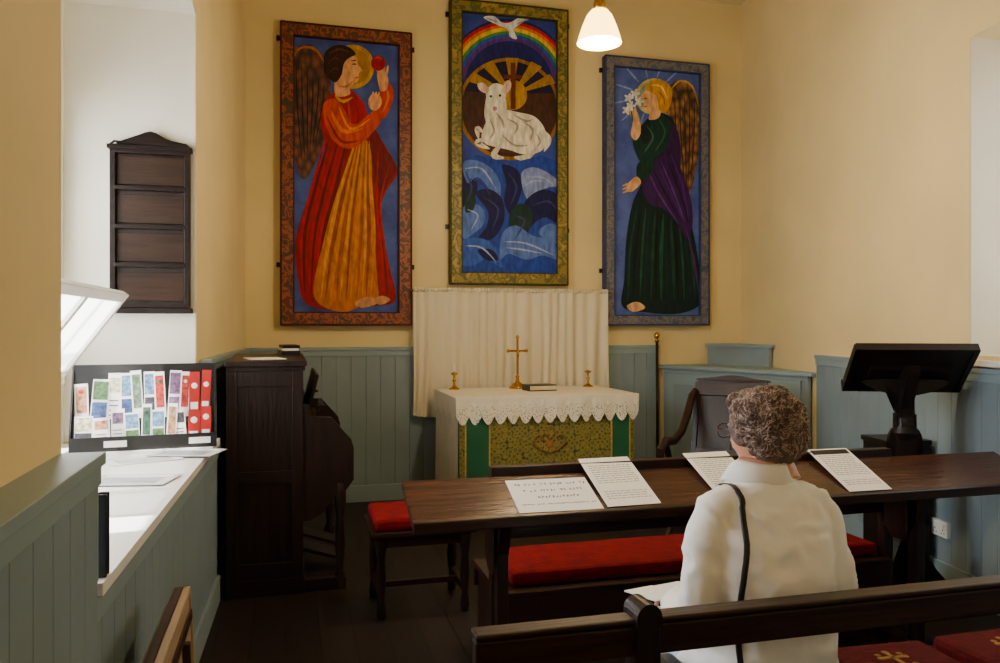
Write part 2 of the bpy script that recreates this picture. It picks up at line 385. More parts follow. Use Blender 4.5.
A.poly([(321,68),(323,54),(334,47),(346,49),(353,56),(346,60),(341,66),(339,76),(333,84),(326,80),(322,75)], (42, 22, 16))
A.stroke([(326,56),(336,51),(346,54)], 2.2, (84, 46, 28)); A.stroke([(325,66),(332,60),(339,64)], 2, (76, 40, 26)); A.stroke([(326,75),(332,70),(336,72)], 2, (76, 40, 26)); A.stroke([(349,66),(354,66)], 1.4, (40, 24, 20)); A.stroke([(348,63),(354,62)], 1.2, (70, 44, 30)); A.stroke([(352,80),(356,79)], 1.4, (160, 50, 44))
A.stroke([(332,97),(340,103),(350,99)], 3, (192, 150, 62))
A.poly([(352,303),(364,297),(372,299),(374,304),(360,308)], (186, 134, 96)); A.poly([(370,300),(380,296),(388,300),(378,305)], (186, 134, 96))
A.b.done('angel_painting')

# centre: lamb, rainbow, sea
A = Art(1.385, 2.462, 1.86, 4.34, .095, (450, 565.5, 5, 13, 285, 288), FR2, bgblue('sky_centre', (40, 54, 134), (58, 80, 170)), (60, 60, 22))
A.circ((508, 84), 62, (30, 36, 96))
c = (508, 88)
for r1, col in ((63, (176, 34, 30)), (60, (200, 98, 36)), (57, (208, 178, 62)), (53.5, (68, 132, 66)), (50.5, (48, 76, 164)), (47.5, (84, 50, 120))):
    A.ring(c, r1-4, r1, col, 4, 176)
A.poly([(482,22),(492,20),(500,26),(508,26),(520,19),(528,21),(518,27),(512,33),(515,42),(508,40),(506,33),(496,29)], (216, 218, 222))
A.stroke([(484,22),(496,26)], 1.5, (150, 156, 180)); A.stroke([(526,22),(514,28)], 1.5, (150, 156, 180))
A.circ((508, 112), 51, (140, 98, 38)); A.circ((508, 112), 47.5, (64, 38, 30)); A.circ((508, 112), 47.5, (26, 24, 54), 20, 160)
for a in (28, 58, 90, 122, 152):
    e = [(510, 98)]
    for d in (-8, 8): e.append((510+60*math.cos(rad(a+d))*.78, 98-60*math.sin(rad(a+d))*.62))
    A.poly(e, (156, 118, 46), False)
A.circ((510, 98), 15, (170, 128, 50)); A.circ((508, 128), 36, (78, 44, 32), 180, 360, 28)
A.stroke([(511,66),(511,112)], 5, (96, 46, 24), False); A.stroke([(502,80),(520,80)], 4, (96, 46, 24), False)
W = (222, 214, 198)
A.poly([(480,140),(484,126),(490,114),(500,112),(515,115),(532,119),(542,130),(545,144),(538,154),(522,157),(508,153),(494,150),(484,147)], W)
A.stroke([(482,136),(476,132),(477,142)], 5, W); A.stroke([(486,142),(476,146),(488,152)], 6, W)
A.stroke([(500,146),(492,158),(502,161)], 6, (204,194,178)); A.stroke([(536,150),(524,160),(512,160)], 6, (204,194,178)); A.stroke([(540,132),(547,142),(542,154)], 5, W)
A.poly([(484,104),(488,96),(500,95),(504,104),(504,120),(500,132),(488,132),(483,120)], W)
A.poly([(485,94),(493,87),(502,90),(504,99),(500,110),(494,116),(488,113),(485,104)], (228, 222, 208))
A.poly([(476,88),(482,87),(488,94),(484,97),(478,94)], (214, 182, 168)); A.poly([(500,92),(505,84),(509,86),(508,93),(503,97)], (214, 182, 168))
A.circ((489, 100), 1.3, (40, 30, 30)); A.circ((498, 99), 1.3, (40, 30, 30)); A.circ((493, 112), 2.2, (180, 124, 114))
for p in ([(505,122),(515,128),(512,138)], [(520,124),(530,132),(528,144)], [(500,138),(512,148),(526,148)], [(488,122),(492,134),(488,142)], [(512,118),(524,124),(530,122)], [(534,136),(538,144),(534,150)], [(494,116),(500,124),(502,132)]): A.stroke(p, 2.2, (160, 148, 132))
NV, LB, MB_, GN, LV = (22, 24, 70), (84, 108, 174), (44, 66, 150), (18, 46, 42), (124, 138, 188)
A.poly([(458,166),(475,158),(508,166),(540,158),(558,164),(558,278),(458,278)], MB_, False)
A.poly([(460,168),(470,172),(476,190),(470,206),(460,210)], NV)
A.poly([(462,166),(476,164),(492,174),(499,192),(494,206),(486,190),(476,180),(466,186)], LB)
A.poly([(474,196),(488,192),(500,202),(502,222),(492,240),(474,244),(484,230),(486,214)], NV)
A.poly([(460,214),(470,206),(482,212),(482,226),(472,236),(462,240)], LB)
A.poly([(500,168),(514,172),(520,186),(516,204),(508,216),(502,204),(504,186)], NV)
A.poly([(519,176),(532,170),(550,178),(557,188),(546,190),(534,196),(530,208),(522,196)], LV)
A.poly([(526,200),(542,192),(557,200),(557,226),(544,220),(534,224),(520,236),(518,216)], NV)
A.poly([(508,216),(518,206),(530,214),(528,230),(516,246),(502,250),(506,232)], GN)
A.poly([(466,192),(474,200),(472,212),(464,214)], GN)
A.poly([(500,236),(514,228),(530,238),(550,244),(557,262),(540,258),(524,262),(506,256),(498,262)], LB)
A.poly([(460,244),(476,240),(490,246),(498,260),(500,270),(484,262),(470,268),(460,264)], (60, 88, 168))
A.poly([(536,234),(548,226),(557,232),(557,246),(546,244)], LB)
A.poly([(476,252),(490,252),(496,262),(484,262)], NV)
for p in ([(464,172),(480,172),(494,192)], [(524,180),(540,180),(552,188)], [(502,244),(524,246),(552,258)], [(464,248),(480,250),(494,264)], [(466,212),(476,218),(470,232)], [(520,190),(530,184),(544,184)], [(504,250),(520,252),(540,256)]): A.stroke(p, 1.8, (148, 160, 200))
for p in ([(464,174),(470,190),(466,204)], [(482,200),(496,212),(490,232)], [(506,176),(514,190),(508,208)], [(530,208),(546,204),(556,214)], [(512,218),(522,224),(512,242)], [(468,182),(480,186),(488,198)]): A.stroke(p, 2, (52, 52, 108))
A.b.done('lamb_painting')

# right: green angel
A = Art(2.827, 3.883, 1.5, 3.97, .085, (603, 706, 57, 71, 325, 325), FR3, bgblue('sky_right', (60, 76, 150), (88, 108, 184)), (56, 64, 96))
for k in range(12):
    a = rad(20+k*30); A.stroke([(648+18*math.cos(a), 98+18*math.sin(a)), (648+38*math.cos(a), 98+38*math.sin(a))], 1.8, (130, 150, 200))
A.circ((651, 99), 18, (186, 178, 116)); A.circ((651, 99), 15, (140, 150, 142))
A.poly([(664,98),(676,84),(690,90),(697,110),(697,150),(692,180),(685,200),(676,180),(668,150)], FEA2)
for k in range(5): A.stroke([(672+k*5, 100), (674+k*4.4, 140), (680+k*2, 188)], 1.4, (54, 34, 24))
A.stroke([(666,96),(677,85),(690,91),(697,112)], 2.2, (186, 144, 80))
G1, G2, PU = (12, 34, 36), (22, 60, 50), (52, 26, 78)
A.poly([(646,120),(660,116),(672,126),(674,150),(680,180),(688,220),(696,262),(699,296),(694,308),(672,314),(640,312),(620,306),(622,280),(624,240),(630,205),(640,180),(638,150),(636,134)], G1)
A.folds([(634,205),(626,250),(623,302)], [(686,225),(692,265),(696,300)], 13, [G2,(8,20,24),(28,72,58),(14,40,44)], 3)
A.poly([(640,168),(655,160),(668,150),(676,166),(688,200),(690,226),(684,240),(672,222),(660,210),(648,206),(640,192)], PU)
A.poly([(660,124),(672,128),(678,150),(676,180),(668,170),(662,150)], (46, 24, 72))
A.folds([(644,176),(656,198),(676,226)], [(670,156),(682,190),(688,222)], 6, [(88,56,122),(34,14,54),(70,38,102)], 2.4)
A.poly([(648,122),(660,118),(668,130),(664,150),(652,160),(640,166),(632,152),(630,140),(634,134),(642,146),(648,138)], (18, 50, 46))
A.poly([(634,168),(642,160),(652,166),(646,178),(636,184)], (18, 50, 46))
for (p, w, cc) in [([(644,128),(650,140),(640,156)],2,(54,98,82)),([(656,122),(662,136),(652,154)],2,(44,86,72)),([(684,232),(692,265),(696,292)],2.5,(72,42,102))]: A.stroke(p, w, cc)
SK = (208, 164, 124)
A.poly([(628,136),(630,124),(628,116),(632,112),(636,118),(638,134),(633,142)], SK)
for k in range(3): A.stroke([(629+k*2.4, 118), (626+k*3, 109)], 2.2, SK)
A.poly([(624,188),(628,182),(634,178),(638,184),(631,192),(626,193)], SK)
for k in range(3): A.stroke([(629, 184+k*3), (620, 187+k*3.5)], 2.2, SK)
A.poly([(640,96),(648,90),(656,94),(658,108),(656,120),(646,122),(647,114),(641,112),(641,106),(638,102)], SK)
A.poly([(642,92),(648,84),(660,84),(668,92),(668,106),(662,116),(656,112),(654,100),(648,95)], (192, 142, 56))
A.stroke([(648,88),(658,90),(664,102)], 2, (224, 190, 104)); A.stroke([(654,94),(660,100),(662,110)], 1.6, (146, 98, 36)); A.stroke([(641,101),(644,101)], 1.2, (60, 40, 40)); A.stroke([(641,109),(644,109)], 1.2, (160, 60, 50))
for (x, y) in ((626,100),(632,96),(628,108),(636,104),(624,112)):
    for a in range(0, 360, 72): A.stroke([(x, y), (x+5*math.cos(rad(a)), y+5*math.sin(rad(a)))], 2.6, (218, 222, 214))
A.stroke([(628,112),(630,124)], 1.5, (60, 100, 50))
A.poly([(624,306),(634,302),(642,308),(630,312)], SK)
A.b.done('angel_painting.001')

# ---------------------------------------------------------------- curtain behind altar
CUR = translucent('curtain_cloth', (228, 216, 188), .1)
q = MB(); vs = []; fs = []; nx, nz = 220, 14
for i in range(nx+1):
    t = i/nx; x = 1.05+1.78*t
    for j in range(nz+1):
        s = j/nz; z = 1.80-s*(1.07)-.03*math.sin(t*9)*s
        fold = .015*math.sin(t*120+2.2*math.sin(t*17)+.6*s)+.012*math.sin(t*53+2*s)+.006*math.sin(t*23+s*5)
        vs.append((x+.012*math.sin(t*30+s*3)*s, 6.775+fold*(.45+.6*s), z))
for i in range(nx):
    for j in range(nz): fs.append((i*(nz+1)+j, (i+1)*(nz+1)+j, (i+1)*(nz+1)+j+1, i*(nz+1)+j+1))
q.add(vs, fs, CUR, True)
for i in range(60):
    x = 1.05+1.78*(i+.5)/60; q.ell((x, 6.775, 1.805), (.02, .018, .02), CUR, 8, 6)
q.tube([(1.02, 6.785, 1.795), (2.86, 6.785, 1.795)], .01, BRASS)
q.done('altar_curtain', recalc=False)

# ---------------------------------------------------------------- altar
GREEN = M('green_silk', (20, 88, 56), rough=.6, var=.12, scale=8, bump=.1)
BROC = vor('green_gold_brocade', [(160, 134, 54), (62, 88, 38), (148, 128, 54), (32, 68, 38)], scale=24, rough=.6, stops=[0, .3, .5, .75], dist=.35)
LACE = M('altar_lace', (236, 228, 206), rough=.9, var=.1, scale=60)
def lacemat():
    m, nt, bb = nodes_new('lace_openwork'); o = nt.nodes['Material Output']
    bb.inputs['Base Color'].default_value = (*lin((232, 224, 202)), 1); bb.inputs['Roughness'].default_value = .9
    tc = nt.nodes.new('ShaderNodeTexCoord'); v = nt.nodes.new('ShaderNodeTexVoronoi'); v.inputs['Scale'].default_value = 75
    nt.links.new(tc.outputs['Object'], v.inputs['Vector'])
    r = nt.nodes.new('ShaderNodeMath'); r.operation = 'GREATER_THAN'; r.inputs[1].default_value = .29
    nt.links.new(v.outputs['Distance'], r.inputs[0]); t = nt.nodes.new('ShaderNodeBsdfTransparent'); mx = nt.nodes.new('ShaderNodeMixShader')
    nt.links.new(r.outputs[0], mx.inputs[0]); nt.links.new(t.outputs[0], mx.inputs[1]); nt.links.new(bb.outputs[0], mx.inputs[2]); nt.links.new(mx.outputs[0], o.inputs[0])
    return m
LO = lacemat()
ax0, ax1, ay0, ay1, az = 1.235, 2.66, 5.8, 6.68, .955
q = MB()
q.box(ax0+.02, ax1-.02, ay0+.03, ay1, 0, az-.03, DKX)
q.box(ax0, ax1, ay0, ay1+.0, az-.03, az, LINEN)
q.box(ax0+.01, ax1-.01, ay0+.012, ay0+.03, .08, az-.03, BROC)
for (a, c_) in ((ax0+.06, ax0+.24), (ax1-.2, ax1-.05)): q.box(a, c_, ay0+.004, ay0+.012, .08, az-.04, GREEN)
GOLDT = M('gold_trim', (176, 146, 70), rough=.5, var=.3, scale=60)
for a in (ax0+.055, ax0+.24, ax1-.205, ax1-.05): q.box(a-.006, a+.006, ay0, ay0+.006, .08, az-.04, GOLDT)
vs = []; fs = []
for i in range(31):
    y = ay0+(ay1-ay0)*i/30
    for j in range(8): vs.append((ax0-.004-.01*math.sin(i*.9)*(j/7), y, az-.02-j/7*.8))
for i in range(30):
    for j in range(7): fs.append((i*8+j, (i+1)*8+j, (i+1)*8+j+1, i*8+j+1))
q.add(vs, fs, LINEN, True)
def scallop(u0, u1, P, drop, nsc, mat):
    n = nsc*8; vs = []
    for i in range(n+1):
        t = i/n; u = u0+(u1-u0)*t; dz = drop*(.68+.32*abs(math.sin(math.pi*t*nsc)))
        w = .006*math.sin(t*nsc*3.3)
        vs += [P(u, 0, az+.002), P(u, w, az-dz*.5), P(u, w*1.5, az-dz)]
    q.add(vs, [(3*i+k, 3*i+3+k, 3*i+4+k, 3*i+1+k) for i in range(n) for k in (0, 1)], mat, True)
scallop(ax0-.02, ax1+.02, lambda u, w, z: (u, ay0-.014-w, z), .2, 15, LO)
scallop(ax0-.02, ax1+.02, lambda u, w, z: (u, ay0-.010-w, z), .075, 26, LACE)
scallop(ay0-.01, ay1, lambda u, w, z: (ax0-.022-w, u, z), .17, 8, LO)
scallop(ay0-.01, ay1, lambda u, w, z: (ax1+.022+w, u, z), .17, 8, LO)
q.box(ax0-.022, ax1+.022, ay0-.012, ay1, az, az+.006, LACE)
OR = M('emblem_orange', (150, 96, 44), rough=.7, var=.2, scale=20)
cx, cz = 1.95, .60
for sx in (-1, 1):
    q.tube([(cx, ay0+.010, cz-.08), (cx+sx*.07, ay0+.010, cz-.05), (cx+sx*.13, ay0+.010, cz+.0), (cx+sx*.11, ay0+.010, cz+.06), (cx+sx*.06, ay0+.010, cz+.05), (cx+sx*.07, ay0+.010, cz+.01)], [.012,.016,.017,.015,.012,.006], OR, 6, .3)
    q.tube([(cx, ay0+.010, cz+.02), (cx+sx*.04, ay0+.010, cz+.08), (cx+sx*.02, ay0+.010, cz+.12)], [.010,.014,.005], OR, 6, .3)
q.ell((cx, ay0+.010, cz), (.03, .004, .04), OR)
q.done('altar_table')
T = az+.007
CS = [(0,0),(.045,0),(.045,.008),(.03,.016),(.012,.03),(.009,.06),(.018,.075),(.009,.09),(.009,.115),(.03,.13),(.03,.138),(.011,.14),(.011,.145)]
for x in (1.36, 2.55):
    q = MB(); q.lathe(CS, (0,0,0), BRASS); q.lathe([(0,.14),(.010,.14),(.010,.20),(0,.202)], (0,0,0), M('candle_wax', (240,232,205), rough=.5)); q.done('brass_candlestick', loc=(x, 6.55, T))
q = MB()
q.lathe([(0,0),(.07,0),(.07,.015),(.05,.025),(.045,.04),(.02,.055),(.012,.09),(.02,.1),(.012,.11),(.009,.13)], (0,0,0), BRASS)
q.box(-.009, .009, -.006, .006, .12, .43, BRASS); q.box(-.075, .075, -.006, .006, .31, .328, BRASS)
for p in ((-.08,.319),(.08,.319),(0,.437)): q.ell((p[0], 0, p[1]), (.016,.01,.016), BRASS, 10, 6)
q.tube([(0,-.012,.22),(0,-.014,.29),(0,-.012,.34)], [.006,.012,.008], BRASS, 8); q.tube([(-.055,-.01,.325),(0,-.012,.305),(.055,-.01,.325)], .005, BRASS, 6)
q.done('altar_cross', loc=(1.9, 6.52, T))
q = MB(); q.box(-.12, .12, -.08, .08, 0, .008, BLACKP); q.box(-.115, .115, -.075, .078, .008, .042, M('page_block', (220,205,160))); q.box(-.12, .12, -.08, .08, .042, .05, BLACKP); q.box(-.124, -.118, -.08, .08, 0, .05, BLACKP)
q.done('prayer_book', bevel=.003, loc=(2.02, 6.28, T), rotz=.1)

# ---------------------------------------------------------------- corner cupboard
q = MB()
q.prism([(3.42, 6.84), (3.95, 5.42), (3.975, 5.42), (4.235, 6.84)], 'Z', 0, 1.10, BLUE)
q.prism([(3.38, 6.83), (3.935, 5.36), (3.965, 5.36), (4.24, 6.86), (3.38, 6.86)], 'Z', 1.10, 1.13, BLUE2)
q.prism([(3.875, 6.83), (4.08, 6.15), (4.115, 6.15), (4.23, 6.84), (3.875, 6.84)], 'Z', 1.13, 1.3, BLUE)
q.prism([(3.85, 6.82), (4.07, 6.1), (4.11, 6.1), (4.235, 6.85), (3.85, 6.85)], 'Z', 1.3, 1.325, BLUE2)
d = Vector((.53, -1.42, 0)); Ld = d.length; ang = math.atan2(d.y, d.x)
q.M = Matrix.Translation((3.42, 6.84, 0)) @ Matrix.Rotation(ang, 4, 'Z')
for k in range(2):
    a = .06+k*(Ld-.08)/2; e = a+(Ld-.08)/2-.04
    q.box(a, e, -.018, 0, .12, 1.06, BLUE2); q.box(a+.08, e-.08, -.024, -.018, .22, .96, BLUE)
    q.ell((e-.04 if k == 0 else a+.04, -.03, .7), (.014, .014, .014), BRASS)
q.box(0, Ld, -.012, 0, 1.06, 1.1, BLUE2)
q.done('corner_cupboard', bevel=.003)

# churchwarden's staff
q = MB(); q.tube([(0,0,0),(0,.02,1.36)], .013, DKZ); q.lathe([(0,0),(.02,0),(.02,.02),(.012,.03),(.025,.045),(.03,.062),(.022,.082),(0,.095)], (0,.02,1.34), BRASS)
q.done('churchwarden_staff', loc=(3.33, 6.78, 0))

# ---------------------------------------------------------------- harmonium
q = MB()
X0, X1, Y0, Y1 = -.315, .085, 4.62, 5.85
q.box(X0, X1, Y0, Y1, .08, 1.27, MAH); q.box(X0, X1+.02, Y0-.015, Y1+.015, 0, .09, MAH)
q.box(X0, X1+.02, Y0-.012, Y1+.012, 1.245, 1.27, MAH); q.box(X0-.01, X1+.03, Y0-.025, Y1+.025, 1.27, 1.30, MAH)
for (a, c_, d0, e) in ((X0, X0+.06, .09, 1.245), (X1-.05, X1+.01, .09, 1.245), (X0+.06, X1-.05, 1.16, 1.245), (X0+.06, X1-.05, .09, .18), (X0+.06, X1-.05, .62, .69)): q.box(a, c_, Y0-.014, Y0, d0, e, MAH)
cheek = [(.08,.40),(.13,.40),(.20,.44),(.26,.52),(.34,.57),(.375,.62),(.375,.80),(.36,.85),(.25,.975),(.14,.985),(.12,1.05),(.08,1.06)]
for y in (Y0, Y1-.05): q.prism(cheek, 'Y', y, y+.05, MAH)
q.box(.085, .35, Y0+.05, Y1-.05, .60, .72, MAH); q.box(.085, .2, Y0+.05, Y1-.05, .72, .92, MAH); q.box(.085, .2, Y0+.05, Y1-.05, .45, .6, MAH)
KW = M('ivory_keys', (230,224,205), rough=.3)
for k in range(44): q.box(.2, .335, Y0+.1+k*.0235, Y0+.1+k*.0235+.0215, .72, .74, KW)
for k in range(43):
    if k % 7 not in (2, 6): q.box(.2, .285, Y0+.1+k*.0235+.016, Y0+.1+k*.0235+.029, .74, .752, BLACKP)
for y in (Y0+.0, Y1-.07): q.M = Matrix.Translation((.3, y+.03, 0)); q.lathe([(0,0),(.035,0),(.035,.06),(.02,.1),(.03,.25),(.022,.4),(.035,.5),(.035,.6),(0,.6)], (0,0,0), MAH, 12)
q.M = Matrix.Identity(4)
q.box(.08, .33, Y0, Y0+.05, 0, .07, MAH)
q.obox((.15, 5.23, 1.08), (.02, .8, .26), (0, rad(14), 0), MAH)
for y in (Y0+.08, Y1-.1): q.tube([(.08, y, 1.0), (.17, y, .98), (.19, y, 1.03)], .008, MAH); q.lathe([(0,0),(.03,0),(.035,.012),(.014,.02),(.014,.05),(0,.05)], (.19, y, 1.03), MAH, 12)
for y in (4.95, 5.3): q.obox((.2, y+.1, .12), (.3, .2, .02), (0, rad(18), 0), BLK)
q.done('harmonium', bevel=.004)
q = MB(); q.box(-.06, .06, -.15, .15, 0, .03, BLACKP); q.box(-.055, .05, -.14, .14, .03, .045, PAPER); q.box(-.05, .06, -.13, .15, .045, .065, BLK); q.done('hymn_books', bevel=.002, loc=(0.02, 5.6, 1.30), rotz=.1)
q = MB(); q.box(-.1, .1, -.14, .14, 0, .004, PAPER); q.done('sheet_music', loc=(-.12, 4.95, 1.30), rotz=.2)

# organ stool
q = MB()
for x in (.03, .47):
    for y in (.03, .37): q.lathe([(0,0),(.022,0),(.026,.04),(.018,.1),(.028,.2),(.02,.3),(.03,.36),(.03,.41),(0,.41)], (x, y, 0), DKZ, 12)
    q.box(x-.015, x+.015, .03, .37, .1, .14, DKY)
q.box(.03, .47, .185, .215, .105, .135, DKX)
for y in (.015, .36): q.box(0, .5, y, y+.025, .36, .42, DKX)
q.box(-.02, .52, -.02, .42, .42, .445, DKX)
q.done('organ_stool', bevel=.004, loc=(.44, 4.08, 0))
q = MB(); q.box(0, .5, 0, .4, 0, .07, RED); o = q.done('seat_cushion', bevel=.02, loc=(.44, 4.08, .446))

# ---------------------------------------------------------------- front pew with sloping desk
q = MB()
SLP = .347
def desk_z(y): return .765+(y-2.93)*SLP
sl = math.atan(SLP)
q.prism([(2.93,.765),(3.23,.869),(3.23,.839),(2.93,.735)], 'X', .455, 3.42, DESK)
q.prism([(2.92,.77),(2.94,.778),(2.94,.73),(2.92,.73)], 'X', .455, 3.42, DKX)
q.box(.83, 2.82, 3.235, 3.285, .82, .905, DKX); q.box(.83, 2.82, 3.24, 3.28, .60, .65, DKX)
for x in (.83, 2.78): q.box(x, x+.05, 3.235, 3.285, 0, .86, DKZ)
for x in (.80, 2.77):
    q.prism([(2.97,.74),(3.23,.83),(3.23,.55),(3.18,.5),(3.1,.5),(3.02,.6)], 'X', x, x+.045, DKZ)
    q.box(x, x+.045, 3.02, 3.08, 0, .74, DKZ); q.box(x-.01, x+.055, 2.98, 3.3, 0, .05, DKX)
q.box(.86, 2.8, 3.2, 3.72, .355, .385, DKX); q.box(.86, 2.8, 3.21, 3.23, .25, .355, DKX); q.box(.86, 2.8, 3.68, 3.71, .27, .355, DKX)
for x in (.88, 2.72): q.box(x, x+.04, 3.3, 3.70, 0, .355, DKZ)
q.done('church_pew', bevel=.004)
q = MB(); q.box(0, 1.84, 0, .42, 0, .06, RED); q.done('seat_cushion', bevel=.02, loc=(.93, 3.26, .386))

def sheet(name, X, w, y0, ln, rot=0, text='doc', steep=0):
    q = MB()
    q.box(0, w, 0, ln, 0, .0015, PAPER)
    if text == 'card':
        for r, (a, e) in enumerate(((.08, .95), (.16, .86), (.3, .78), (.08, .95))):
            yy = ln*(.80-r*.2); hh = .018 if r < 3 else .010; cx_ = w*a
            while cx_ < w*e:
                lw = hh*.6
                for _ in range(2):
                    p = [(cx_+random.random()*lw, yy+random.random()*hh, .002) for _ in range(3)]
                    q.tube(p, .0012, INK, 4)
                cx_ += lw+.004+(.012 if random.random() < .18 else 0)
    else:
        if text == 'head': q.box(w*.05, w*.95, ln*.86, ln*.97, .0015, .002, BLACKP)
        yy = ln*.82
        while yy > ln*.12:
            x = w*.1
            if random.random() > .15:
                while x < w*.88:
                    l = random.uniform(.01, .028); q.box(x, min(x+l, w*.92), yy, yy+.0026, .0015, .0019, INK); x += l+.005
            yy -= ln*.045
    o = q.done(name); o.rotation_euler = (sl+steep, 0, rot); o.location = (X, y0, desk_z(y0)+.004)
    return o
sheet('handwritten_notice', .868, .345, 2.95, .245, rad(-1.5), 'card')
sheet('paper_sheet', 1.235, .235, 2.955, .345, rad(1.5), steep=rad(4.6))
sheet('paper_sheet', 1.74, .225, 2.97, .335, rad(2), steep=rad(4.9))
sheet('paper_sheet', 2.36, .215, 2.955, .335, rad(-1), 'head', steep=rad(4.6))
q = MB(); q.box(0, .2, 0, .14, 0, .012, PAPER); q.box(0, .2, 0, .14, .012, .014, M('leaflet_pink', (214, 170, 170))); q.done('service_booklet', loc=(2.50, 3.36, .447), rotz=.3)

# ---------------------------------------------------------------- near pew
q = MB()
q.box(.38, 3.1, 1.61, 1.65, .775, .842, DKX); q.box(.38, 3.1, 1.605, 1.66, .843, .858, DKX)
for x in (.40, 3.0): q.box(x, x+.05, 1.612, 1.658, 0, .774, DKZ)
q.box(.735, .795, 1.60, 1.665, 0, .85, DKZ)
kn = [(.735,.84)]+[(.765+.03*math.cos(a), .86+.032*math.sin(a)) for a in [math.pi-math.pi*i/12 for i in range(13)]]+[(.795,.84)]
q.prism(kn, 'Y', 1.595, 1.67, DKZ)
q.box(1.98, 2.04, 1.605, 1.66, 0, .774, DKZ)
q.box(.38, 3.1, 1.67, 2.1, .415, .45, DKX); q.box(.4, 3.08, 2.05, 2.08, .33, .415, DKX); q.box(.4, 3.08, 1.615, 1.645, .5, .55, DKX)
for x in (.4, 1.7, 3.0): q.box(x, x+.04, 1.7, 2.06, 0, .415, DKZ)
q.done('church_pew', bevel=.005)
GOLDE = M('gold_embroidery', (150, 112, 40), rough=.8, var=.3, scale=40)
REDH = M('hassock_red', (84, 8, 14), rough=.9, var=.25, scale=20, bump=.3, bscale=90, spec=.2)
for i, x in enumerate((1.70, 2.12, 2.54)):
    q = MB(); q.box(-.18, .18, -.13, .13, 0, .085, REDH)
    ho = q.done('hassock', bevel=.02, loc=(x, 1.93, .451), rotz=.05*(i-1))
    e = MB(); e.box(-.007, .007, -.05, .05, 0, .002, GOLDE); e.box(-.04, .04, .008, .022, 0, .002, GOLDE)
    for s_ in (-1, 1): e.ell((s_*.04, .015, .001), (.012,.012,.002), GOLDE, 8, 4); e.ell((0, s_*.05, .001), (.012,.012,.002), GOLDE, 8, 4)
    for a in range(4): e.ell((.05*math.cos(a*1.57+.78), .05*math.sin(a*1.57+.78), .001), (.01,.01,.002), GOLDE, 8, 4)
    eo = e.done('embroidered_cross'); eo.location = (0, 0, .085); eo.parent = ho

# ---------------------------------------------------------------- lectern
q = MB()
q.M = Matrix.Translation((.015, 0, 1.265)) @ Matrix.Rotation(rad(-40), 4, 'X')
q.box(-.30, .30, -.185, .185, -.014, .014, BLK); q.box(-.30, .30, .175, .2, -.014, .05, BLK)
for x in (-.305, .28): q.box(x, x+.025, -.185, .185, -.024, .018, BLK)
q.box(-.30, .30, -.195, -.17, -.026, .018, BLK); q.box(-.2, .2, -.04, .04, -.04, -.014, BLK)
q.M = Matrix.Identity(4)
q.prism(catmull([(-.16,1.28),(-.04,1.05),(-.05,.95),(.05,.95),(.06,1.08),(.14,1.08),(.0,1.22)], True, 4), 'X', -.03, .03, BLK)
q.prism(catmull([(-.2,1.2),(-.13,1.14),(-.05,1.12),(-.04,1.0),(.04,1.0),(.05,1.12),(.13,1.14),(.2,1.2)], True, 4), 'Y', -.02, .02, BLK)
q.box(-.05, .05, -.035, .035, .1, 1.02, BLK)
q.prism(catmull([(-.05,.95),(-.085,.88),(-.06,.8),(-.08,.7),(-.11,.6),(-.07,.5),(-.12,.42),(.12,.42),(.07,.5),(.11,.6),(.08,.7),(.06,.8),(.085,.88),(.05,.95)], True, 3), 'Y', -.018, .018, BLK)
q.lathe([(0,.88),(.05,.88),(.07,.92),(.05,.97),(.055,1.0),(0,1.0)], (0,0,0), BLK, 14)
q.lathe([(0,.42),(.06,.42),(.08,.46),(.06,.5),(0,.5)], (0,0,0), BLK, 14)
ft = [(0,.42),(.06,.40),(.08,.3),(.13,.2),(.2,.14),(.27,.12),(.30,.06),(.28,0),(.2,0),(.18,.05),(.08,.08),(0,.1)]
for k in range(4):
    q.M = Matrix.Rotation(rad(90*k+45), 4, 'Z'); q.prism(catmull(ft, True, 3), 'Y', -.025, .025, BLK)
q.M = Matrix.Identity(4)
q.done('lectern', bevel=.003, loc=(3.24, 3.62, 0), rotz=rad(-25))
q = MB(); q.box(-.13, .13, -.13, .13, .04, .80, BLK); q.box(-.14, .14, -.14, .14, .80, .83, BLK); q.box(-.14, .14, -.14, .14, 0, .06, BLK)
for z in (.1, .45): q.box(-.10, .10, -.142, -.13, z, z+.3, BLK); q.ell((0,-.15,z+.14), (.012,.01,.012), BRASS)
q.done('small_cabinet', bevel=.004, loc=(3.515, 4.0, 0), rotz=rad(-10))
q = MB(); yv = 3.80; q.M = Matrix.Translation((wx(yv)-.056, yv, .33)) @ Matrix.Rotation(-math.atan(.185), 4, 'Z')
q.box(0, .02, -.075, .075, -.045, .045, WF); q.box(-.006, 0, -.05, -.02, .005, .03, WF); q.box(-.006, 0, .02, .05, .005, .03, WF)
for s_ in (-.035, .035):
    for dz, dy in ((-.005, 0), (-.025, -.012), (-.025, .012)): q.box(-.001, .001, s_+dy-.003, s_+dy+.003, dz-.004, dz+.004, BLACKP)
q.done('wall_socket', bevel=.002)

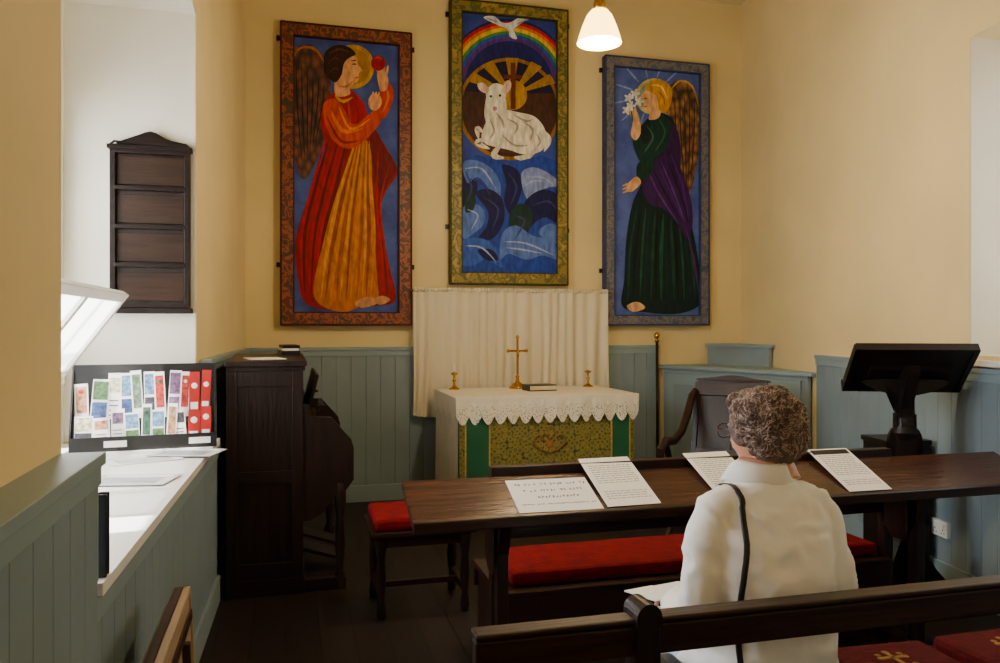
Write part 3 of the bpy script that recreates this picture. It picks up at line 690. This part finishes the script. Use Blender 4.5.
# ---------------------------------------------------------------- sanctuary armchair
q = MB()
q.M = Matrix.Translation((0, .24, .42)) @ Matrix.Rotation(rad(-14), 4, 'X')
for x in (-.28, .24): q.box(x, x+.04, -.015, .025, -.1, .66, DKZ)
q.box(-.26, .26, -.012, .018, .56, .69, DKX); q.box(-.26, .26, -.012, .018, .1, .16, DKX); q.box(-.24, .24, .0, .012, .16, .56, DKZ); q.box(-.02, .02, -.012, .015, .16, .56, DKZ)
q.prism(catmull([(-.28,.68),(-.15,.70),(0,.72),(.15,.70),(.28,.68),(0,.66)], True, 4), 'Y', -.012, .02, DKX)
q.M = Matrix.Identity(4)
q.box(-.27, .27, -.26, .24, .41, .445, DKX)
for x in (-.29, .26):
    q.tube([(x+.015, .36, 1.0), (x+.015, .28, .96), (x+.015, .18, .84), (x+.015, .04, .72), (x+.015, -.14, .67), (x+.015, -.32, .69), (x+.015, -.42, .64), (x+.015, -.40, .58)], [.022,.03,.032,.03,.03,.034,.03,.02], DKY, 8)
    q.tube([(x+.015, -.30, .66), (x+.015, -.16, .44), (x+.015, .26, .02)], .024, DKZ, 8); q.tube([(x+.015, .22, .46), (x+.015, .05, .3), (x+.015, -.30, .02)], .024, DKZ, 8)
q.tube([(-.26, 0, .24), (.26, 0, .24)], .016, DKX, 8)
q.done('sanctuary_armchair', bevel=.003, loc=(2.97, 5.1, 0), rotz=rad(-46))

# ---------------------------------------------------------------- left recess items
q = MB(); bx0, bx1, bz0, bz1 = -.875, -.488, 1.58, 2.42
q.box(bx0, bx1, 4.525, 4.543, bz0, bz1, DKZ)
BR2 = wood('board_oak', (46, 30, 20), axis='X', spec=.2)
BR3 = wood('board_rail', (26, 15, 10), axis='X', spec=.2)
for x in (bx0, bx1-.028): q.box(x, x+.028, 4.49, 4.53, bz0, bz1, BR3)
for z in (bz0+.01, bz0+.22, bz0+.42, bz0+.62, bz1-.03): q.box(bx0+.02, bx1-.02, 4.488, 4.53, z, z+.022, BR3)
for z in (bz0+.045, bz0+.25, bz0+.45, bz0+.65): q.box(bx0+.03, bx1-.03, 4.515, 4.526, z, z+.15, BR2)
q.box(bx0-.012, bx1+.012, 4.48, 4.543, bz0-.02, bz0+.008, BR3); q.box(bx0-.012, bx1+.012, 4.48, 4.543, bz1-.01, bz1+.012, BR3)
cr = [(bx0-.01,bz1+.01),(bx0+.02,bz1+.035),(bx0+.07,bz1+.03),(bx0+.10,bz1+.05),(-.735,bz1+.062),(-.71,bz1+.082),(-.68,bz1+.09),(-.65,bz1+.082),(-.625,bz1+.062),(bx1-.10,bz1+.05),(bx1-.07,bz1+.03),(bx1-.02,bz1+.035),(bx1+.01,bz1+.01)]
q.prism(cr, 'Y', 4.5, 4.54, BR3)
q.done('hymn_board', bevel=.003)

# leaflet rack: black shelf unit with upright postcards and bookmarks
q = MB(); rx0, rx1 = -.33, .33
q.box(rx0, rx1, -.03, .1, 0, .02, BLACKP)
q.obox((0, .07, .215), (.66, .008, .40), (rad(-12), 0, 0), BLACKP)
q.box(rx0, rx1, -.034, -.028, 0, .07, BLACKP)
q.box(rx0, rx1, .02, .024, .12, .15, BLACKP); q.box(rx0, rx1, .02, .07, .115, .12, BLACKP)
for x in (rx0, rx1-.008): q.prism([(-.03,0),(.1,0),(.13,.41),(.105,.41),(-.03,.08)], 'X', x, x+.008, BLACKP)
cols = [(80,116,70),(100,136,170),(56,80,130),(170,50,44),(195,185,150),(120,90,124),(54,90,72),(180,130,96),(60,60,70),(100,120,100)]
LM = [M('leaflet_%d' % i, c_, rough=.4, var=.6, scale=60) for i, c_ in enumerate(cols)]
REDC = M('leaflet_red', (176, 30, 28), rough=.4)
def card(x, y, z, w, h, kind):
    old = q.M; q.M = Matrix.Translation((x, y, z)) @ Matrix.Rotation(rad(-13), 4, 'X') @ Matrix.Rotation(random.uniform(-.08, .08), 4, 'Y')
    q.box(-w/2, w/2, -.0015, .0015, 0, h, REDC if kind == 'red' else PAPER)
    if kind == 'red':
        q.ell((0, -.002, h*.7), (w*.3, .001, w*.3), PAPER, 12, 6); q.box(-w*.35, w*.35, -.0025, -.0015, h*.2, h*.35, PAPER)
    elif kind == 'post':
        q.box(-w*.44, w*.44, -.0025, -.0015, h*.52, h*.95, random.choice(LM)); q.box(-w*.44, w*.44, -.0025, -.0015, h*.06, h*.46, random.choice(LM))
    elif kind == 'mark':
        q.box(-w*.38, w*.38, -.0025, -.0015, h*.25, h*.92, random.choice(LM)); q.ell((0, -.002, h*.8), (w*.25, .001, w*.25), random.choice(LM), 10, 6)
    else:
        q.box(-w*.4, w*.4, -.0025, -.0015, h*.6, h*.9, random.choice(LM))
        for k in range(4): q.box(-w*.38, w*.3, -.0025, -.0015, h*(.12+k*.1), h*(.14+k*.1), INK)
    q.M = old
x = rx0+.04
for (k, w, h) in [('mark',.06,.15),('post',.075,.17),('text',.06,.2),('post',.055,.2),('mark',.05,.21),('post',.05,.2),('mark',.05,.2),('post',.055,.21),('mark',.045,.2),('red',.05,.2),('red',.045,.21)]:
    card(x+w/2-.02, .04+random.uniform(-.004, .004), .13+random.uniform(0, .01), w, h+.04, k); x += w+.001
x = rx0+.02
for (k, w, h) in [('post',.08,.15),('text',.075,.14),('text',.06,.18),('post',.065,.16),('mark',.045,.2),('post',.06,.17),('mark',.045,.2),('text',.05,.17),('red',.055,.16),('red',.05,.18)]:
    card(x+w/2, -.018+random.uniform(-.003, .003), .022, w, h, k); x += w+.003
for x in (-.18, .2): q.box(x, x+.1, -.036, -.034, .02, .05, PAPER)
q.done('leaflet_rack', loc=(-.665, 4.24, .893), rotz=rad(6))
SHP = M('grey_printed_sheet', (196, 198, 200), rough=.8, var=.08, scale=30)
for i, (x, y, r_, m_) in enumerate(((-.72, 3.75, .4, PAPER), (-.74, 3.3, -.2, SHP), (-.62, 3.95, -.3, SHP), (-.95, 3.55, .9, PAPER))):
    q = MB(); q.box(0, .3, 0, .21, 0, .003, m_); q.box(.02, .28, .16, .19, .003, .0035, SHP if m_ is PAPER else PAPER)
    for k in range(5): q.box(.03, .26, .03+k*.024, .036+k*.024, .003, .0035, INK)
    q.done('paper_sheet', loc=(x, y, .893+.004*i), rotz=r_)
q = MB(); q.box(-.012, .012, 0, .008, 0, .20, BLACKP); q.box(-.010, .010, .008, .03, .004, .195, BLACKP); q.box(-.012, .012, .03, .04, 0, .20, BLACKP); q.done('pier_shade_block', bevel=.002, loc=(-.428, 2.10, .893))  # black upright block stands in for the shade beside the pier

# folded trestle table leaning against the wainscot
BEI = wood('pale_board', (168, 144, 114), axis='Y', var=.12); BRN = wood('dark_edging', (60, 38, 30), axis='Y')
q = MB(); q.M = Matrix.Translation((-.27, 0, 0)) @ Matrix.Rotation(rad(-3), 4, 'Y')
q.box(-.022, .004, 1.35, 2.62, .03, .70, BRN); q.box(.004, .020, 1.37, 2.60, .05, .68, BEI); q.box(-.045, -.022, 1.4, 2.58, .10, .66, BEI)
q.box(.004, .026, 1.35, 2.62, .68, .70, BEI); q.box(.018, .026, 1.35, 2.62, .60, .635, BRN); q.box(.004, .026, 2.60, 2.62, .03, .70, BEI)
for y in (1.55, 2.4): q.box(.02, .04, y, y+.03, 0, .6, BRN)
q.done('folded_table', bevel=.003)

# ---------------------------------------------------------------- pendant lamp
px, py, pz = 1.667, 4.11, 3.05
q = MB(); q.tube([(0,0,.24),(0,0,H-pz-.03)], .005, WF, 8); q.lathe([(0,H-pz-.04),(.05,H-pz-.04),(.04,H-pz-.001),(0,H-pz-.001)], (0,0,0), WF)
q.lathe([(0,.17),(.03,.17),(.033,.22),(.02,.25),(0,.25)], (0,0,0), BRASS)
SH = emis('lit_glass_shade', (255, 206, 104), 9)
prof = [(.03,.185),(.045,.18),(.07,.15),(.095,.09),(.115,.03),(.123,0),(.119,0),(.11,.03),(.09,.088),(.066,.145),(.04,.174),(.03,.178)]
q.lathe(prof, (0,0,0), SH, 32)
q.ell((0,0,.06), (.032,.032,.045), emis('bulb', (255, 225, 160), 30))
q.done('pendant_lamp', loc=(px, py, pz))
def light(name, typ, loc, e, col, **k):
    l = bpy.data.lights.new(name, typ); l.energy = e; l.color = col
    for a, v in k.items(): setattr(l, a, v)
    o = bpy.data.objects.new(name, l); scene.collection.objects.link(o); o.location = loc; return o
light('pendant_bulb_light', 'POINT', (px, py, pz-.04), 100, (1, .80, .50), shadow_soft_size=.07)
def aim(o, d): o.rotation_euler = Vector(d).to_track_quat('-Z', 'Y').to_euler()
o = light('daylight_left', 'AREA', (-1.75, 3.4, 1.95), 225, (.96, .98, 1), shape='RECTANGLE', size=2.0, size_y=2.4); aim(o, (1, 0, -.3))
o = light('daylight_right', 'AREA', (wx(2.9)+.85, 2.9, 2.25), 26, (1, .93, .8), shape='RECTANGLE', size=1.4, size_y=1.2); aim(o, (-1, 0, 0))
o = light('rear_fill_light', 'AREA', (-1.5, -1.25, 2.2), 62, (.97, .98, 1), shape='RECTANGLE', size=1.2, size_y=1.6); aim(o, (1, .9, -.45))  # added fill lamp behind the camera, brightens the woman's back
o = light('sun', 'SUN', (-6, 2, 9), 26, (1, .97, .9), angle=rad(1)); aim(o, (.44, .06, -.9))
w = bpy.data.worlds.new('world'); scene.world = w; w.use_nodes = True
w.node_tree.nodes['Background'].inputs[0].default_value = (.75, .85, 1, 1); w.node_tree.nodes['Background'].inputs[1].default_value = 2.0

# ---------------------------------------------------------------- woman
def remesh(mb, vox, smooth=4, fac=.5):
    me = mb.mesh('tmp'); ob = bpy.data.objects.new('tmp', me); scene.collection.objects.link(ob)
    r = ob.modifiers.new('r', 'REMESH'); r.mode = 'VOXEL'; r.voxel_size = vox; r.use_smooth_shade = True
    s_ = ob.modifiers.new('s', 'SMOOTH'); s_.iterations = smooth; s_.factor = fac
    bpy.context.view_layer.update()
    dg = bpy.context.evaluated_depsgraph_get(); out = bpy.data.meshes.new_from_object(ob.evaluated_get(dg))
    bpy.data.objects.remove(ob); out.materials.clear()
    return out
SHIRT = M('white_blouse', (250, 249, 248), rough=.8, var=.02, scale=5, bump=.15, bscale=12)
SLACK = M('pale_trousers', (206, 214, 232), rough=.85, var=.06, scale=6, bump=.1)
SKIN = M('skin', (210, 156, 128), rough=.5, var=.08, scale=18)
SHOE = M('shoe_leather', (70, 48, 38), rough=.4)
HAIR = M('brown_grey_hair', (112, 88, 78), rough=.7, var=.4, scale=26)
HAIR2 = M('hair_highlight', (176, 154, 142), rough=.65, var=.3, scale=22)
dummy = SHIRT
woman = empty('seated_woman', (1.232, 1.86, 0))
b = MB()
rings = [(.455,.01,.175,.13),(.50,.01,.20,.15),(.57,.01,.19,.15),(.66,0,.172,.14),(.76,.0,.17,.137),(.86,.012,.174,.134),(.94,.03,.178,.124),(1.0,.05,.165,.108),(1.04,.062,.135,.092),(1.07,.075,.095,.078),(1.095,.085,.066,.066),(1.13,.10,.055,.058)]
def lean(z): return max(0, z-.85)*.13
n = 28; vs = []; fs = []
for (z, y, rx, ry) in rings:
    for k in range(n):
        a = 2*math.pi*k/n; ca, sa = math.cos(a), math.sin(a)
        vs.append((rx*math.copysign(abs(ca)**.85, ca)+lean(z), y+ry*math.copysign(abs(sa)**.85, sa), z))
for i in range(len(rings)-1):
    for k in range(n): fs.append((i*n+k, i*n+(k+1) % n, (i+1)*n+(k+1) % n, (i+1)*n+k))
fs.append(tuple(range(n))); fs.append(tuple(range((len(rings)-1)*n, len(rings)*n)))
b.add(vs, fs, dummy, True)
b.ell((-.075, .125, .86), (.07, .07, .075), dummy); b.ell((.075, .125, .86), (.07, .07, .075), dummy)
for s_ in (-1, 1):
    arm = [(s_*.09,.05,1.03),(s_*.14,.045,1.008),(s_*.172,.03,.955),(s_*.19,.005,.87),(s_*.203,-.01,.79),(s_*.205,.03,.735),(s_*.19,.12,.705),(s_*.15,.22,.695),(s_*.12,.29,.685)]
    b.tube([(p[0]+lean(p[2]), p[1], p[2]) for p in arm], [.052,.058,.060,.056,.054,.056,.053,.046,.038], dummy, 14)
    b.tube([(s_*.09,-.02,.545),(s_*.10,.15,.55),(s_*.105,.30,.55),(s_*.105,.43,.545),(s_*.105,.475,.50),(s_*.105,.485,.40),(s_*.105,.48,.25),(s_*.105,.475,.10)], [.095,.10,.088,.075,.07,.06,.055,.045], dummy, 14)
    b.tube([(s_*.105,.45,.06),(s_*.108,.52,.05),(s_*.112,.62,.036),(s_*.115,.68,.03)], [.045,.045,.04,.025], dummy, 12)
me = remesh(b, .010, 4)
for m_ in (SHIRT, SLACK, SKIN, SHOE): me.materials.append(m_)
for v in me.vertices:
    c_ = v.co
    if .5 < c_.z < 1.06 and not (c_.y > .2 and c_.z < .63):
        f = noise.noise(Vector((c_.x*9+c_.z*7, c_.y*9, c_.z*14)))*.006
        r_ = 1-abs(noise.noise(Vector((c_.x*13-c_.z*7*(1 if c_.x > 0 else -1), c_.y*9, c_.z*12+3))))*2
        f += max(0, r_-.45)*.013
        v.co = c_+v.normal*f
for p in me.polygons:
    c_ = p.center; p.use_smooth = True; k = 0
    if c_.z > 1.085 and abs(c_.x-.032) < .08: k = 2
    elif c_.z < .105: k = 3
    elif (c_.y > .14 and c_.z < .64) or c_.z < .49: k = 1
    p.material_index = k
body = bpy.data.objects.new('body', me); scene.collection.objects.link(body); body.parent = woman
bvh = BVHTree.FromPolygons([v.co for v in me.vertices], [tuple(p.vertices) for p in me.polygons])
q = MB(); vs = []; fs = []; n = 32
for k in range(n):
    a = 2*math.pi*k/n
    for (r, z) in ((.066, 1.128), (.076, 1.122), (.102, 1.078), (.097, 1.07)):
        rr = r*(1+.08*math.sin(a)); op = .018*max(0, math.sin(a))
        vs.append((rr*math.cos(a)+lean(1.1), .09+rr*.95*math.sin(a), z-op+(.004*math.cos(2*a))))
for k in range(n):
    for j in range(3): fs.append((k*4+j, ((k+1) % n)*4+j, ((k+1) % n)*4+j+1, k*4+j+1))
q.add(vs, fs, SHIRT, True); co = q.done('collar', parent=woman)
sm = co.modifiers.new('t', 'SOLIDIFY'); sm.thickness = .004
# strap over the left shoulder
pts = []
for i in range(26):
    z = 1.045-.5*i/25; x = -.085-.055*min(1, i/12)
    h = bvh.ray_cast(Vector((x, -1, z)), Vector((0, 1, 0)))
    if h[0]: pts.append(h[0]+h[1]*.004)
front = []
for i in range(8):
    yy = -.02+.02*i; h = bvh.ray_cast(Vector((-.082, yy, 1.4)), Vector((0, 0, -1)))
    if h[0]: front.append(h[0]+Vector((0, 0, .004)))
allp = front[::-1]+pts
allp = [(allp[max(i-1,0)]+allp[i]+allp[min(i+1,len(allp)-1)])/3 for i in range(len(allp))]
vs = []
for p in allp: vs += [(p.x-.007, p.y+.001, p.z), (p.x+.007, p.y-.003, p.z)]
q = MB(); q.add(vs, [(2*i, 2*i+1, 2*i+3, 2*i+2) for i in range(len(allp)-1)], BLACKP, True); so = q.done('bag_strap', parent=woman)
sm = so.modifiers.new('t', 'SOLIDIFY'); sm.thickness = .005; sm.offset = 0
q = MB(); q.box(-.03, .03, -.11, .11, 0, .16, BLACKP); hb = q.done('handbag', bevel=.015, parent=woman); hb.location = (-.245, .02, .452)
def hand(side):
    b = MB()
    b.tube([(0,-.03,0),(0,.0,0),(0,.03,.002),(0,.06,.002),(0,.085,0)], [.026,.028,.037,.04,.034], dummy, 14, .42)
    for k, (x, ln, sp) in enumerate(((-.028,.064,-.10),(-.009,.072,-.03),(.010,.067,.03),(.028,.053,.10))):
        p = [(x*.8,.06,.004)]; a = 0; y, z, xx = .085, .004, x
        p.append((xx, y, z))
        for j, fr in enumerate((.42, .32, .26)):
            a += rad(14+6*j); y += ln*fr*math.cos(a); z -= ln*fr*math.sin(a); xx += sp*ln*fr; p.append((xx, y, z))
        b.tube(p, [.009,.0092,.0085,.0078,.006], dummy, 10)
    b.tube([(-side*.022,.01,-.002),(-side*.042,.035,-.006),(-side*.052,.058,-.01),(-side*.054,.08,-.016)], [.012,.0115,.010,.007], dummy, 10)
    me = remesh(b, .0035, 2); me.materials.append(SKIN)
    o = bpy.data.objects.new('hand', me); scene.collection.objects.link(o); o.parent = woman
    o.location = (side*.108, .305, .672); o.rotation_euler = (rad(-12), 0, side*rad(14)); return o
hand(-1); hand(1)
q = MB(); q.box(-.105, .105, -.075, .075, 0, .002, PAPER); q.box(-.105, .0, -.075, .075, .002, .004, PAPER)
lf = q.done('service_sheet', parent=woman); lf.location = (-.11, .36, .690); lf.rotation_euler = (rad(-6), 0, rad(12))
# head
head = empty('head', (.072, .135, 1.205)); head.parent = woman; head.rotation_euler = (rad(-7), 0, rad(15))
b = MB()
b.ell((0,-.01,.03), (.075,.092,.085), dummy, 24, 16); b.ell((0,.03,-.025), (.062,.062,.088), dummy, 20, 14); b.ell((0,.052,-.09), (.036,.034,.026), dummy)
b.ell((-.035,.055,-.035), (.025,.025,.028), dummy); b.ell((.035,.055,-.035), (.025,.025,.028), dummy)
b.tube([(0,.085,.012),(0,.098,-.01),(0,.11,-.03),(0,.09,-.038)], [.009,.011,.015,.010], dummy)
b.ell((0,.086,-.058), (.024,.012,.006), dummy); b.ell((0,.085,-.067), (.02,.012,.006), dummy)
b.ell((-.03,.082,.017), (.022,.01,.007), dummy); b.ell((.03,.082,.017), (.022,.01,.007), dummy)
for s_ in (-1, 1): b.ell((s_*.077,-.005,-.015), (.011,.02,.032), dummy)
b.tube([(0,-.015,-.03),(0,-.03,-.10),(0,-.045,-.15)], [.058,.052,.058], dummy, 16)
me = remesh(b, .0045, 3); me.materials.append(SKIN); me.materials.append(M('lips', (176, 96, 88), rough=.4))
for p in me.polygons:
    c_ = p.center
    if c_.y > .085 and -.075 < c_.z < -.052 and abs(c_.x) < .024: p.material_index = 1
o = bpy.data.objects.new('face', me); scene.collection.objects.link(o); o.parent = head
q = MB()
EW = M('eye_white', (235,232,226), rough=.2, var=.02); IR = M('iris', (70,90,110), rough=.2)
for s_ in (-1, 1): q.ell((s_*.03,.079,.002), (.013,.011,.009), EW); q.ell((s_*.03,.0885,.002), (.0055,.003,.0055), IR)
q.done('eyes', parent=head)
GLS = M('glasses_frame', (60, 40, 34), rough=.3)
q = MB()
for s_ in (-1, 1):
    q.tube([(s_*.036+.028*math.cos(a), .112, .0+.021*math.sin(a)) for a in [2*math.pi*i/20 for i in range(21)]], .0024, GLS, 6)
    q.tube([(s_*.063,.111,.006),(s_*.084,.085,.008),(s_*.094,.0,.004),(s_*.088,-.015,-.012)], .003, GLS, 6)
q.tube([(-.009,.112,.004),(0,.116,.008),(.009,.112,.004)], .002, GLS, 6); q.done('glasses', parent=head)
def hairok(d):
    if d.y > .25 and d.z < .42+.1*(1-abs(d.x)): return False
    if d.z < -.66: return False
    if d.y > .05 and d.z < -.25: return False
    return True
b = MB(); b.ell((0,-.02,.03), (.100,.100,.084), dummy, 24, 16); b.ell((0,-.045,-.032), (.094,.068,.070), dummy, 20, 12); b.ell((0,.045,.078), (.068,.048,.03), dummy); b.ell((-.078,.0,.01),(.024,.042,.05),dummy); b.ell((.078,.0,.01),(.024,.042,.05),dummy)
me = remesh(b, .005, 3); me.materials.append(HAIR)
for v in me.vertices:
    v.co = v.co+v.normal*(noise.noise(v.co*30)*.012+abs(noise.noise(v.co*60))*.006)
o = bpy.data.objects.new('hair', me); scene.collection.objects.link(o); o.parent = head
hb_ = BVHTree.FromPolygons([v.co for v in me.vertices], [tuple(p.vertices) for p in me.polygons])
q = MB(); cnt = 0
while cnt < 3000:
    d = Vector((random.gauss(0,1), random.gauss(0,1), random.gauss(0,1))).normalized()
    if not hairok(d): continue
    c0 = Vector((0,-.02,.02)); h = hb_.ray_cast(c0+d*.3, -d)
    if not h[0]: continue
    nrm = h[1]; s0 = h[0]
    # soft waves: strands follow a locally coherent flow with a gentle curl at the end
    fl = Vector((noise.noise(s0*20), noise.noise(s0*20+Vector((7,3,1))), noise.noise(s0*20+Vector((2,9,5)))-.25))
    t = (fl-nrm*fl.dot(nrm)).normalized(); u = nrm.cross(t); L_ = random.uniform(.018, .034); cv = (.6+.9*noise.noise(s0*26))*random.choice((1, 1, 1, -1))
    pts = []; p = s0+nrm*.0005; ang = 0
    for i in range(8):
        pts.append(p+nrm*(.006*math.sin(math.pi*i/7))); ang += cv*.38*(1+i*.12); p = p+(t*math.cos(ang)+u*math.sin(ang))*(L_/7)
        hh = hb_.find_nearest(p)
        if hh[0]: p = hh[0]+hh[1]*.001
    q.tube(pts, [.0008]+[.0013]*6+[.0005], HAIR if random.random() < .58 else HAIR2, 4); cnt += 1
q.done('hair_curls', parent=head, recalc=False)

# ---------------------------------------------------------------- camera
cam = bpy.data.cameras.new('camera'); co = bpy.data.objects.new('camera', cam); scene.collection.objects.link(co)
co.location = (0, 0, 1.5); co.rotation_euler = (rad(90), 0, rad(-15)); cam.sensor_width = 36; cam.lens = 28.8; cam.shift_y = -.0065; cam.clip_start = .05
scene.camera = co
